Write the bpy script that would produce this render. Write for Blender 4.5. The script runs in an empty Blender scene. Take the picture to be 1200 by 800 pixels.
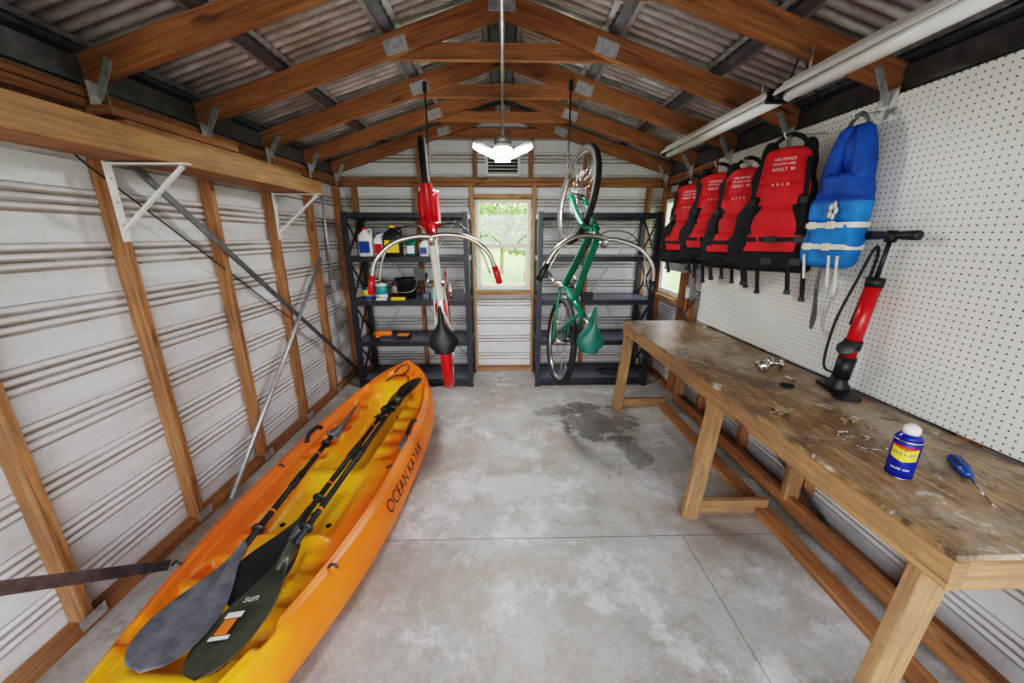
import bpy, math, random
from mathutils import Vector, Matrix
random.seed(7)
R=math.radians
scene=bpy.context.scene
# ------------------------------------------------------------------ materials
def newmat(name):
    m=bpy.data.materials.new(name); m.use_nodes=True
    nt=m.node_tree; b=nt.nodes['Principled BSDF']
    return m,nt,b
def N(nt,t,**k):
    n=nt.nodes.new(t)
    for a,v in k.items(): setattr(n,a,v)
    return n
def L(nt,a,b): nt.links.new(a,b)
def ramp(nt,src,stops):
    r=N(nt,'ShaderNodeValToRGB'); e=r.color_ramp.elements
    while len(e)<len(stops): e.new(.5)
    for i,(p,c) in enumerate(stops):
        e[i].position=p; e[i].color=(c[0],c[1],c[2],1) if not isinstance(c,(int,float)) else (c,c,c,1)
    L(nt,src,r.inputs[0]); return r.outputs[0]
def noise(nt,vec,scale,detail=4,dist=0,rough=.5):
    n=N(nt,'ShaderNodeTexNoise'); n.inputs['Scale'].default_value=scale; n.inputs['Detail'].default_value=detail
    n.inputs['Distortion'].default_value=dist; n.inputs['Roughness'].default_value=rough
    if vec is not None: L(nt,vec,n.inputs['Vector'])
    return n.outputs[0]
def mapping(nt,vec,scale,loc=(0,0,0)):
    m=N(nt,'ShaderNodeMapping'); m.inputs['Scale'].default_value=scale; m.inputs['Location'].default_value=loc
    L(nt,vec,m.inputs['Vector']); return m.outputs[0]
def mixc(nt,f,a,b,mode='MIX'):
    m=N(nt,'ShaderNodeMix',data_type='RGBA',blend_type=mode)
    for i,x in ((0,f),(6,a),(7,b)):
        if hasattr(x,'is_linked'): L(nt,x,m.inputs[i])
        elif i==0: m.inputs[0].default_value=x
        else: m.inputs[i].default_value=(x[0],x[1],x[2],1)
    return m.outputs[2]
def math_(nt,op,a,b=None,c=None):
    m=N(nt,'ShaderNodeMath',operation=op)
    for i,x in enumerate((a,b,c)):
        if x is None: continue
        if hasattr(x,'is_linked'): L(nt,x,m.inputs[i])
        else: m.inputs[i].default_value=x
    return m.outputs[0]
def bumpn(nt,b,h,strength=.3,dist=.01):
    n=N(nt,'ShaderNodeBump'); n.inputs['Strength'].default_value=strength; n.inputs['Distance'].default_value=dist
    L(nt,h,n.inputs['Height']); L(nt,n.outputs[0],b.inputs['Normal'])
def pm(name,col,rough=.5,metal=0,var=.12,scale=12,bump=0,bscale=80,emis=0):
    m,nt,b=newmat(name)
    tc=N(nt,'ShaderNodeTexCoord').outputs['Object']
    n=noise(nt,tc,scale,5)
    d=tuple(c*(1-var*1.6) for c in col); l=tuple(min(1,c*(1+var)) for c in col)
    L(nt,ramp(nt,n,[(.3,d),(.7,l)]),b.inputs['Base Color'])
    b.inputs['Roughness'].default_value=rough; b.inputs['Metallic'].default_value=metal
    if bump: bumpn(nt,b,noise(nt,tc,bscale,4),bump,.004)
    if emis:
        b.inputs['Emission Color'].default_value=(*col,1); b.inputs['Emission Strength'].default_value=emis
    return m
def wood(name,dark,mid,light,rough=.65,knots=True,gs=1.0,grime=0):
    m,nt,b=newmat(name)
    tc=N(nt,'ShaderNodeTexCoord'); uv=tc.outputs['UV']
    g=noise(nt,mapping(nt,uv,(1.3*gs,26*gs,1)),2.2,7,.7,.6)
    c=ramp(nt,g,[(.28,dark),(.5,mid),(.72,light)])
    g2=noise(nt,mapping(nt,uv,(.9,3,1)),1.6,3)
    c=mixc(nt,math_(nt,'MULTIPLY',ramp(nt,g2,[(.35,0),(.7,1)]),.45),c,dark)
    if knots:
        v=N(nt,'ShaderNodeTexVoronoi'); v.inputs['Scale'].default_value=1; L(nt,mapping(nt,uv,(2.4,9,1)),v.inputs['Vector'])
        k=ramp(nt,v.outputs['Distance'],[(.06,1),(.17,0)])
        c=mixc(nt,math_(nt,'MULTIPLY',k,.75),c,tuple(x*.35 for x in dark))
    if grime:
        gn=noise(nt,tc.outputs['Object'],5,8,.3,.7)
        c=mixc(nt,math_(nt,'MULTIPLY',ramp(nt,gn,[(.42,0),(.62,1)]),grime),c,(.13,.095,.07))
    L(nt,c,b.inputs['Base Color']); b.inputs['Roughness'].default_value=rough
    bumpn(nt,b,g,.25,.003)
    return m
M={}
M['wood']=wood('pine_framing',(.155,.068,.028),(.36,.165,.07),(.53,.285,.135),grime=.3)
M['woodroof']=wood('pine_truss',(.13,.054,.020),(.32,.135,.050),(.47,.215,.088),grime=.2)
M['woodl']=wood('pine_light',(.27,.14,.06),(.48,.265,.115),(.62,.385,.185),grime=.25)
M['woodbench']=wood('bench_frame_wood',(.17,.088,.038),(.36,.20,.09),(.50,.30,.145),grime=.5)
M['galv']=pm('galvanised_steel',(.52,.52,.53),.38,.7,.18,30)
M['steel']=pm('polished_steel',(.62,.60,.57),.22,1,.08)
M['darksteel']=pm('dark_strap_steel',(.17,.17,.18),.4,.6,.2,20)
M['black']=pm('black_plastic',(.018,.018,.02),.45,0,.2)
M['rubber']=pm('black_rubber',(.015,.015,.015),.7,0,.2)
M['grey']=pm('shelf_grey',(.03,.033,.042),.45,.2,.2,25)
M['greytop']=pm('shelf_deck_grey',(.14,.155,.20),.35,.2,.15,40)
M['white']=pm('white_enamel',(.80,.80,.78),.3,0,.04)
M['ext']=pm('exterior_paint',(.5,.5,.5),.6,0,.04)
M['vinyl']=pm('cream_vinyl',(.78,.73,.58),.4,0,.06)
M['red']=pm('red_paint',(.50,.010,.016),.25,0,.12)
M['redfab']=pm('red_nylon',(.55,.012,.02),.7,0,.2,9,.3,60)
M['blackfab']=pm('black_nylon',(.010,.010,.012),.8,0,.2,9,.3,60)
M['bluefab']=pm('blue_nylon',(.006,.085,.42),.65,0,.2,9,.3,60)
M['cyanfab']=pm('light_blue_nylon',(.010,.19,.58),.65,0,.25,14,.3,60)
M['green']=pm('green_paint',(.0,.13,.075),.25,0,.12)
M['greensad']=pm('green_vinyl',(.008,.11,.085),.4,0,.12)
M['cream']=pm('cream_paint',(.78,.75,.68),.3,0,.08)
M['tan']=pm('gumwall',(.5,.36,.2),.6)
M['orange']=pm('orange_plastic',(.85,.2,.02),.4)
M['yellow']=pm('yellow_plastic',(.8,.6,.03),.4)
M['blue']=pm('blue_plastic',(.01,.06,.26),.3)
M['bluecan']=pm('blue_can_paint',(.005,.018,.24),.25,.1,.08)
M['teal']=pm('teal_plastic',(.04,.3,.35),.4)
M['padgrey']=pm('paddle_grey',(.12,.127,.145),.45,0,.35,14)
M['padolive']=pm('paddle_olive',(.045,.052,.034),.35,0,.25,14)
M['padblack']=pm('paddle_black',(.025,.027,.03),.35,0,.2,14)
M['brass']=pm('brass_keys',(.55,.42,.22),.3,1)
M['tube']=pm('fluorescent_glass',(.86,.86,.84),.25,0,.02)
M['lamp']=pm('led_panel',(1,.98,.95),.5,0,0,emis=80)
M['grass']=pm('grass',(.20,.36,.07),.9,0,.3,3)
M['bounce_grey']=pm('bounce_grey',(.42,.40,.37),.9,0,.25,8)  # neutral grey of the added ground plane that tempers lawn bounce
M['leaf']=pm('foliage',(.17,.31,.06),.7,0,.45,2)
M['hole_shade']=pm('dark_hole',(.01,.01,.01),.9)  # near-black colour painting the shade inside openings
M['joint']=pm('joint_dirt',(.15,.135,.12),.9)

def siding_mat():
    m,nt,b=newmat('ribbed_white_siding')
    o=N(nt,'ShaderNodeTexCoord').outputs['Object']
    s=N(nt,'ShaderNodeSeparateXYZ'); L(nt,o,s.inputs[0])
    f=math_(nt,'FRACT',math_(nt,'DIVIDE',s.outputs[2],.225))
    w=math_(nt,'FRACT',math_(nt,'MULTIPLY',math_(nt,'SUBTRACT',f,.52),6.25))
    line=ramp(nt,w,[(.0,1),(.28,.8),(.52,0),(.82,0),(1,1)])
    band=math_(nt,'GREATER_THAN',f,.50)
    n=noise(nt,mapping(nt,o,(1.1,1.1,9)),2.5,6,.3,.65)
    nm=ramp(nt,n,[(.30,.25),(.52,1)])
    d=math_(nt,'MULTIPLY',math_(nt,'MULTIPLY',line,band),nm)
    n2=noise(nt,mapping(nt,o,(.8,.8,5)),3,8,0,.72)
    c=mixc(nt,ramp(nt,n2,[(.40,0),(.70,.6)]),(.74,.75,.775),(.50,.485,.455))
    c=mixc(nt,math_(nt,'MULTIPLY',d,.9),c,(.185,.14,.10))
    n3=noise(nt,mapping(nt,o,(6,6,1.2)),5,6,0,.75)
    c=mixc(nt,ramp(nt,n3,[(.56,0),(.70,.35)]),c,(.44,.40,.35))
    L(nt,c,b.inputs['Base Color']); b.inputs['Roughness'].default_value=.36
    return m
M['siding']=siding_mat()
def roof_mat():
    m,nt,b=newmat('corrugated_galvanised_roof')
    o=N(nt,'ShaderNodeTexCoord').outputs['Object']
    s=N(nt,'ShaderNodeSeparateXYZ'); L(nt,o,s.inputs[0])
    n=noise(nt,mapping(nt,o,(1.0,3,1)),3,8,.2,.7)
    c=ramp(nt,n,[(.3,(.22,.19,.165)),(.5,(.43,.405,.38)),(.68,(.70,.69,.69))])
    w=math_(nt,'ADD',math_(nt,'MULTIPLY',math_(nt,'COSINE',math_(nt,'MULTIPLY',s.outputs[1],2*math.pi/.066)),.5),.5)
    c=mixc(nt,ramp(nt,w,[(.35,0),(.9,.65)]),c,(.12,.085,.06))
    L(nt,c,b.inputs['Base Color']); b.inputs['Roughness'].default_value=.36; b.inputs['Metallic'].default_value=.45
    return m
M['roof']=roof_mat()
def concrete():
    m,nt,b=newmat('stained_concrete')
    o=N(nt,'ShaderNodeTexCoord').outputs['Object']
    s=N(nt,'ShaderNodeSeparateXYZ'); L(nt,o,s.inputs[0])
    n=noise(nt,o,1.5,12,.15,.68)
    c=ramp(nt,n,[(.32,(.20,.185,.165)),(.44,(.325,.31,.29)),(.56,(.43,.42,.405)),(.68,(.55,.545,.535))])
    fine=noise(nt,o,45,6,0,.7)
    c=mixc(nt,.25,c,ramp(nt,fine,[(.3,(.18,.18,.17)),(.7,(.62,.62,.6))]))
    n2=noise(nt,mapping(nt,o,(1,1,1),(3.1,7.7,0)),2.8,12,.2,.76)
    c=mixc(nt,ramp(nt,n2,[(.52,0),(.59,.6)]),c,(.66,.66,.67))
    n3=noise(nt,mapping(nt,o,(1,1,1),(9.1,2.2,0)),1.6,12,.2,.74)
    c=mixc(nt,ramp(nt,n3,[(.46,0),(.60,.6)]),c,(.255,.20,.15))
    n5=noise(nt,mapping(nt,o,(1,1,1),(1.1,5.2,0)),4.5,12,.1,.8)
    c=mixc(nt,ramp(nt,n5,[(.555,0),(.64,.55)]),c,(.18,.16,.14))
    def blob(cx,cy,rx,ry,amp,seed):
        dx=math_(nt,'DIVIDE',math_(nt,'SUBTRACT',s.outputs[0],cx),rx)
        dy=math_(nt,'DIVIDE',math_(nt,'SUBTRACT',s.outputs[1],cy),ry)
        r=math_(nt,'SQRT',math_(nt,'ADD',math_(nt,'MULTIPLY',dx,dx),math_(nt,'MULTIPLY',dy,dy)))
        nn=noise(nt,mapping(nt,o,(1,1,1),(seed,seed*2,0)),4.5,10,.2,.72)
        return ramp(nt,math_(nt,'ADD',r,math_(nt,'MULTIPLY',math_(nt,'SUBTRACT',nn,.5),amp)),[(.82,1),(.93,0)])
    c=mixc(nt,math_(nt,'MULTIPLY',blob(.82,2.98,.34,.34,4.0,4.3),.72),c,(.11,.10,.092))
    c=mixc(nt,math_(nt,'MULTIPLY',blob(.50,3.2,.25,.10,3.4,1.3),.6),c,(.14,.13,.12))
    c=mixc(nt,math_(nt,'MULTIPLY',blob(1.0,2.5,.10,.25,3.4,6.3),.6),c,(.14,.13,.12))
    c=mixc(nt,math_(nt,'MULTIPLY',blob(.0,2.1,.45,.14,4.4,2.9),.35),c,(.62,.62,.63))
    v=N(nt,'ShaderNodeTexVoronoi'); v.inputs['Scale'].default_value=2.6; L(nt,mapping(nt,o,(1,1,1),(.3,.2,0)),v.inputs['Vector'])
    c=mixc(nt,ramp(nt,v.outputs['Distance'],[(.02,.6),(.05,0)]),c,(.12,.11,.1))
    L(nt,c,b.inputs['Base Color'])
    L(nt,ramp(nt,n,[(.3,.32),(.7,.55)]),b.inputs['Roughness'])
    bumpn(nt,b,fine,.12,.004)
    return m
M['concrete']=concrete()
def peg():
    m,nt,b=newmat('pegboard_white')
    o=N(nt,'ShaderNodeTexCoord').outputs['Object']
    s=N(nt,'ShaderNodeSeparateXYZ'); L(nt,o,s.inputs[0])
    def fr(x): return math_(nt,'SUBTRACT',math_(nt,'FRACT',math_(nt,'DIVIDE',x,.0254)),.5)
    a=fr(s.outputs[1]); c=fr(s.outputs[2])
    r=math_(nt,'SQRT',math_(nt,'ADD',math_(nt,'MULTIPLY',a,a),math_(nt,'MULTIPLY',c,c)))
    h=ramp(nt,r,[(.11,1),(.16,0)])
    n=noise(nt,o,3,4)
    col=mixc(nt,h,ramp(nt,n,[(.3,(.72,.71,.68)),(.7,(.79,.78,.755))]),(.07,.06,.05))
    L(nt,col,b.inputs['Base Color']); b.inputs['Roughness'].default_value=.4
    bumpn(nt,b,math_(nt,'SUBTRACT',1,h),.4,.003)
    return m
M['peg']=peg()
def benchtop():
    m,nt,b=newmat('worn_plywood_top')
    o=N(nt,'ShaderNodeTexCoord').outputs['Object']
    g=noise(nt,mapping(nt,o,(9,1.4,1)),3.5,8,.8,.65)
    c=ramp(nt,g,[(.3,(.10,.052,.022)),(.48,(.25,.145,.066)),(.66,(.44,.29,.145))])
    n=noise(nt,o,3.6,12,.3,.76)
    c=mixc(nt,ramp(nt,n,[(.44,0),(.56,.8)]),c,(.10,.073,.05))
    n4=noise(nt,mapping(nt,o,(1,.7,1),(5,1,0)),2.2,12,.3,.78)
    c=mixc(nt,ramp(nt,n4,[(.50,0),(.60,.8)]),c,(.40,.34,.265))
    n2=noise(nt,mapping(nt,o,(1,1,1),(2,2,0)),6.0,12,.5,.75)
    c=mixc(nt,ramp(nt,n2,[(.585,0),(.615,.75)]),c,(.60,.58,.55))
    n6=noise(nt,mapping(nt,o,(1,1,1),(8,3,0)),9,10,.4,.78)
    c=mixc(nt,ramp(nt,n6,[(.575,0),(.63,.8)]),c,(.04,.032,.024))
    v=N(nt,'ShaderNodeTexVoronoi'); v.inputs['Scale'].default_value=9; L(nt,o,v.inputs['Vector'])
    c=mixc(nt,ramp(nt,v.outputs['Distance'],[(.05,.8),(.10,0)]),c,(.04,.035,.03))
    L(nt,c,b.inputs['Base Color']); b.inputs['Roughness'].default_value=.45
    bumpn(nt,b,n,.15,.004)
    return m
M['benchtop']=benchtop()
def kayakmat():
    m,nt,b=newmat('kayak_sunset_plastic')
    o=N(nt,'ShaderNodeTexCoord').outputs['Object']
    s=N(nt,'ShaderNodeSeparateXYZ'); L(nt,o,s.inputs[0])
    ax=math_(nt,'ABSOLUTE',math_(nt,'SUBTRACT',s.outputs[0],.03))
    n=noise(nt,mapping(nt,o,(1,1,1),(1.7,.4,0)),1.7,3,.3)
    k=math_(nt,'ADD',ax,math_(nt,'MULTIPLY',math_(nt,'SUBTRACT',n,.5),.6))
    zm=ramp(nt,s.outputs[2],[(.06,0),(.12,1)])
    k2=math_(nt,'MULTIPLY',ramp(nt,k,[(.06,1),(.26,0)]),zm)
    ym=ramp(nt,math_(nt,'DIVIDE',s.outputs[1],3.5),[(.0,.9),(.86,1),(.92,0)])
    k2=math_(nt,'MULTIPLY',k2,ym)
    c=mixc(nt,math_(nt,'MULTIPLY',k2,.95),(.86,.175,.014),(.88,.54,.016))
    n3=noise(nt,mapping(nt,o,(1,1,1),(4,4,0)),1.9,3)
    c=mixc(nt,ramp(nt,n3,[(.5,0),(.75,.4)]),c,(.90,.28,.03))
    L(nt,c,b.inputs['Base Color']); b.inputs['Roughness'].default_value=.38
    bumpn(nt,b,noise(nt,o,160,3),.06,.002)
    return m
M['kayak']=kayakmat()
def glassmat():
    m,nt,b=newmat('window_glass')
    out=nt.nodes['Material Output']
    t=N(nt,'ShaderNodeBsdfTransparent'); g=N(nt,'ShaderNodeBsdfGlossy'); g.inputs['Roughness'].default_value=.02
    mx=N(nt,'ShaderNodeMixShader'); mx.inputs[0].default_value=.06
    L(nt,t.outputs[0],mx.inputs[1]); L(nt,g.outputs[0],mx.inputs[2]); L(nt,mx.outputs[0],out.inputs[0])
    return m
M['glass']=glassmat()
# ------------------------------------------------------------------ mesh builder
class MB:
    def __init__(s): s.v=[];s.f=[];s.m=[];s.uv=[];s.sm=[];s.mats=[];s.T=Matrix()
    def mi(s,k):
        if k not in s.mats: s.mats.append(k)
        return s.mats.index(k)
    def add(s,vs,fs,mat,smooth=False,uvs=None):
        o=len(s.v)
        s.v+= [s.T@Vector(p) for p in vs]
        for i,f in enumerate(fs):
            s.f.append([o+j for j in f])
            s.m.append(s.mi(mat(i) if callable(mat) else mat)); s.sm.append(smooth)
            s.uv.append(uvs[i] if uvs else [(vs[j][0]+vs[j][2]*.3,vs[j][1]+vs[j][2]) for j in f])
    def beam(s,p0,p1,w,h,mat,up=(0,0,1)):
        p0=Vector(p0);p1=Vector(p1);d=(p1-p0);Ln=d.length;d.normalize()
        u=Vector(up); sd=d.cross(u)
        if sd.length<1e-4: sd=d.cross(Vector((0,1,0)))
        sd.normalize(); u=sd.cross(d).normalized()
        vs=[];loc=[]
        for l in (0,Ln):
            for a,b in ((-1,-1),(1,-1),(1,1),(-1,1)):
                vs.append(p0+d*l+sd*(a*w/2)+u*(b*h/2)); loc.append((l,a*w/2,b*h/2))
        fs=[(0,1,5,4),(1,2,6,5),(2,3,7,6),(3,0,4,7),(3,2,1,0),(4,5,6,7)]
        o1=random.uniform(0,20);o2=random.uniform(0,20); uvs=[]
        for k,f in enumerate(fs):
            if k in(0,2): uvs.append([(loc[j][0]+o1,loc[j][1]+o2+k) for j in f])
            elif k in(1,3): uvs.append([(loc[j][0]+o1,loc[j][2]+o2+k) for j in f])
            else: uvs.append([(loc[j][1]*.3+o1,loc[j][2]+o2) for j in f])
        s.add(vs,fs,mat,False,uvs)
    def box(s,c,d,mat):
        x,y,z=d
        c=Vector(c)
        if y>=x and y>=z: s.beam(c-Vector((0,y/2,0)),c+Vector((0,y/2,0)),x,z,mat)
        elif x>=z: s.beam(c-Vector((x/2,0,0)),c+Vector((x/2,0,0)),y,z,mat)
        else: s.beam(c-Vector((0,0,z/2)),c+Vector((0,0,z/2)),x,y,mat,(0,1,0))
    def rings(s,rs,mat,closed=False,caps=True,smooth=True,ringclosed=True):
        n=len(rs[0]);vs=[p for r in rs for p in r];fs=[]
        m=len(rs)
        for i in range(m if closed else m-1):
            a=i*n;b=((i+1)%m)*n
            for j in range(n if ringclosed else n-1):
                k=(j+1)%n; fs.append((a+j,a+k,b+k,b+j))
        if caps and not closed:
            fs.append(tuple(range(n))[::-1]); fs.append(tuple(range((m-1)*n,m*n)))
        s.add(vs,fs,mat,smooth)
    def tube(s,pts,r,mat,n=10,closed=False,caps=True):
        pts=[Vector(p) for p in pts]; m=len(pts)
        rr=r if isinstance(r,(list,tuple)) else [r]*m
        ts=[]
        for i in range(m):
            a=pts[(i-1)%m] if closed or i>0 else pts[i]; b=pts[(i+1)%m] if closed or i<m-1 else pts[i]
            ts.append((b-a).normalized())
        ref=Vector((0,0,1)) if abs(ts[0].z)<.9 else Vector((1,0,0))
        u=ts[0].cross(ref).normalized(); rs=[]
        for i in range(m):
            u=(u-ts[i]*u.dot(ts[i]));
            if u.length<1e-6: u=ts[i].orthogonal()
            u.normalize(); w=ts[i].cross(u)
            rs.append([pts[i]+(u*math.cos(2*math.pi*j/n)+w*math.sin(2*math.pi*j/n))*rr[i] for j in range(n)])
        s.rings(rs,mat,closed,caps)
    def torus(s,c,R_,r,mat,ax='y',n=48,k=8,a0=0,a1=2*math.pi):
        full=abs(a1-a0-2*math.pi)<1e-6
        pts=[]
        cnt=n if full else n+1
        for i in range(cnt):
            a=a0+(a1-a0)*i/n; x,y=R_*math.cos(a),R_*math.sin(a)
            p={'y':(x,0,y),'z':(x,y,0),'x':(0,x,y)}[ax]
            pts.append(Vector(c)+Vector(p))
        s.tube(pts,r,mat,k,closed=full)
    def lathe(s,prof,mat,c=(0,0,0),n=28,axis=None):
        T=s.T
        X=Matrix.Translation(c)
        if axis is not None: X=X@Vector((0,0,1)).rotation_difference(Vector(axis)).to_matrix().to_4x4()
        s.T=T@X
        s.rings([[(max(r,1e-4)*math.cos(2*math.pi*j/n),max(r,1e-4)*math.sin(2*math.pi*j/n),z) for j in range(n)] for r,z in prof],mat)
        s.T=T
    def prism(s,poly,z0,z1,mat):
        n=len(poly); vs=[(x,y,z0) for x,y in poly]+[(x,y,z1) for x,y in poly]
        fs=[tuple(range(n))[::-1],tuple(range(n,2*n))]+[(i,(i+1)%n,n+(i+1)%n,n+i) for i in range(n)]
        s.add(vs,fs,mat)
    def text(s,body,size,X,mat,fn=None):
        cu=bpy.data.curves.new('t','FONT'); cu.body=body; cu.size=size; cu.align_x='CENTER'; cu.align_y='CENTER'
        ob=bpy.data.objects.new('t',cu); scene.collection.objects.link(ob)
        dg=bpy.context.evaluated_depsgraph_get(); dg.update()
        me=bpy.data.meshes.new_from_object(ob.evaluated_get(dg))
        vs=[v.co.copy() for v in me.vertices]; fs=[tuple(p.vertices) for p in me.polygons]
        bpy.data.objects.remove(ob); bpy.data.meshes.remove(me)
        if fn: vs=[fn(v) for v in vs]
        else: vs=[X@v for v in vs]
        if fs: s.add(vs,fs,mat)
    def obj(s,name,parent=None,bevel=0,loc=None):
        me=bpy.data.meshes.new(name)
        o=Vector(loc) if loc is not None else Vector((0,0,0))
        me.from_pydata([tuple(v-o) for v in s.v],[],s.f)
        for k in s.mats: me.materials.append(M[k])
        me.polygons.foreach_set('material_index',s.m); me.polygons.foreach_set('use_smooth',s.sm)
        uvl=me.uv_layers.new(name='UVMap'); flat=[]
        for u in s.uv:
            for q in u: flat+=[q[0],q[1]]
        uvl.data.foreach_set('uv',flat); me.update(); me.validate()
        ob=bpy.data.objects.new(name,me); scene.collection.objects.link(ob); ob.location=o
        if bevel:
            b=ob.modifiers.new('b','BEVEL'); b.width=bevel; b.segments=2; b.limit_method='ANGLE'; b.angle_limit=R(50)
        if parent: ob.parent=parent
        return ob
def sub(a,b,n): return [a+(b-a)*i/n for i in range(n+1)]
def bez(p,n=16):
    p=[Vector(q) for q in p]; out=[]
    for i in range(len(p)-1):
        a=p[max(i-1,0)];b=p[i];c=p[i+1];d=p[min(i+2,len(p)-1)]
        for k in range(n):
            t=k/n; out.append(.5*((2*b)+(c-a)*t+(2*a-5*b+4*c-d)*t*t+(3*b-a-3*c+d)*t**3))
    out.append(p[-1]); return out
# ------------------------------------------------------------------ room constants
WX=1.84; YB=4.42; YF=-.9; SX=1.75; RS=.311; PL=2.20
def zr(x): return 2.775-RS*abs(x)
def zd(x): return zr(x)+.168
STY=[-.6,.01,.62,1.23,1.84,2.45,3.06,3.67]
PER=.225
def prof(z):
    f=(z/PER)%1
    if f<.52: return 0
    g=((f-.52)*6.25)%1
    return .013*(math.sin(g*math.pi)**.7)
def zrows(z0,z1):
    out=[z0]
    k=math.floor(z0/PER)
    pts=[]
    while k*PER<z1:
        b=k*PER
        pts+= [b, b+.5*PER]+[b+PER*(.52+.48*i/24) for i in range(25)]
        k+=1
    out+= sorted(p for p in pts if z0+1e-4<p<z1-1e-4); out.append(z1); return out
def siding(mb,kind,s0,s1,z0,z1,sgn=1):
    rows=zrows(z0,z1); rs=[]
    for z in rows:
        d=prof(z)
        if kind=='x': rs.append([(sgn*(WX-d),s0,z),(sgn*(WX-d),s1,z)])
        else: rs.append([(s0,sgn-d,z),(s1,sgn-d,z)])
    mb.rings(rs,'siding',caps=False,smooth=False,ringclosed=False)
# floor
mb=MB(); mb.add([(-1.95,YF-.2,0),(1.95,YF-.2,0),(1.95,YB+.1,0),(-1.95,YB+.1,0),(-1.95,YF-.2,-.12),(1.95,YF-.2,-.12),(1.95,YB+.1,-.12),(-1.95,YB+.1,-.12)],
  [(0,1,2,3),(7,6,5,4),(0,4,5,1),(1,5,6,2),(2,6,7,3),(3,7,4,0)],'concrete')
floor=mb.obj('floor')
mb=MB(); mb.box((0,1.66,.0004),(3.4,.004,.0008),'joint'); mb.box((.985,.4,.0004),(.0035,2.5,.0008),'joint'); mb.obj('joint_lines',parent=floor)
mb=MB(); mb.add([(-40,-40,-.14),(40,-40,-.14),(40,60,-.14),(-40,60,-.14)],[(0,1,2,3)],'grass'); lawn=mb.obj('lawn')
mb=MB(); mb.add([(-12,-14,-.13),(12,-14,-.13),(12,-1.15,-.13),(-12,-1.15,-.13)],[(0,1,2,3)],'bounce_grey'); mb.obj('added_bounce_ground',parent=lawn)  # added plane out of view, keeps green lawn bounce off the interior
# ---- left wall
def outer(mb,sgn,s0,s1,z0,z1):
    mb.box((sgn*(WX+.012),(s0+s1)/2,(z0+z1)/2),(.012,s1-s0,z1-z0),'ext')
WT=zr(WX)+.163
mb=MB(); siding(mb,'x',YF,YB,0,WT,-1); outer(mb,-1,YF,YB,0,WT)
wl=mb.obj('wall_left')
mb=MB()
for y in STY+[4.30]:
    mb.box((-(WX+SX)/2-.002,y,(.04+2.12)/2),(WX-SX-.02,.04,2.08),'wood')
mb.box((-(WX+SX)/2,(YF+YB)/2,.02),(WX-SX-.01,YB-YF,.04),'wood')
mb.box((-(WX+SX)/2,(YF+YB)/2,2.14),(WX-SX-.01,YB-YF,.04),'wood')
mb.box((-(WX+SX)/2,(YF+YB)/2,2.182),(WX-SX-.01,YB-YF,.036),'wood')
mb.obj('studs',parent=wl,bevel=.003)
mb=MB()
mb.beam((-1.742,1.75,2.08),(-1.742,4.2,.06),.012,.035,'darksteel')
mb.tube([(-1.70,1.98,.03),(-1.72,2.9,.78),(-1.73,3.62,1.40)],.016,'galv',10)
mb.beam((-1.60,.55,.88),(-1.66,1.48,.05),.03,.045,'darksteel')
mb.tube([(-1.77,1.52,2.12),(-1.77,1.75,1.9),(-1.77,3.1,.9)],.004,'black',6)
mb.box((-1.72,3.83,1.12),(.05,.07,.11),'galv'); mb.tube([(-1.74,3.83,1.17),(-1.74,3.83,2.1)],.011,'galv')
mb.beam((-1.80,YF+.05,2.275),(-1.80,YB-.1,2.275),.03,.10,'darksteel')
for y in STY[2:]:
    mb.box((-1.745,y,.05),(.004,.10,.05),'galv')
mb.obj('wall_bracing',parent=wl)
# ---- right wall with window
wy0,wy1,wz0,wz1=3.70,4.26,.98,1.98
mb=MB(); T=WT
siding(mb,'x',YF,wy0,0,T,1); siding(mb,'x',wy1,YB,0,T,1); siding(mb,'x',wy0,wy1,0,wz0,1); siding(mb,'x',wy0,wy1,wz1,T,1)
outer(mb,1,YF,wy0,0,T); outer(mb,1,wy1,YB,0,T); outer(mb,1,wy0,wy1,0,wz0); outer(mb,1,wy0,wy1,wz1,T)
wr=mb.obj('wall_right')
mb=MB()
for y in STY+[4.31]:
    mb.box(((WX+SX)/2+.002,y,1.08),(WX-SX-.02,.04,2.08),'wood')
mb.box(((WX+SX)/2,(YF+YB)/2,.02),(WX-SX-.01,YB-YF,.04),'wood')
mb.box(((WX+SX)/2,(YF+YB)/2,2.14),(WX-SX-.01,YB-YF,.04),'wood')
mb.box(((WX+SX)/2,(YF+YB)/2,2.182),(WX-SX-.01,YB-YF,.036),'wood')
mb.box((1.78,3.98,.955),(.09,.58,.04),'woodl'); mb.box((1.795,3.98,2.01),(.08,.58,.05),'wood')
mb.beam((1.75,3.40,1.05),(1.75,3.40,.04),.035,.09,'wood',(1,0,0))
mb.obj('studs',parent=wr,bevel=.003)
mb=MB(); mb.beam((1.742,3.6,.9),(1.742,1.5,.05),.012,.035,'darksteel')
mb.beam((1.80,YF+.05,2.275),(1.80,YB-.1,2.275),.03,.10,'darksteel')
mb.tube([(1.73,3.33,2.1),(1.73,3.33,1.15)],.011,'galv')
mb.box((1.72,3.36,1.10),(.05,.075,.12),'galv'); mb.box((1.69,3.36,1.10),(.006,.05,.09),'white')
mb.tube(bez([(1.70,3.34,1.06),(1.66,3.26,.98),(1.68,3.2,1.05),(1.66,3.3,.92),(1.64,3.22,.87)]),.006,'black',6)
mb.obj('outlet_conduit',parent=wr)
mb=MB(); mb.box((1.744,(YF+3.22)/2,1.535),(.006,3.22-YF,1.33),'peg'); mb.obj('pegboard',parent=wr)
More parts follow.
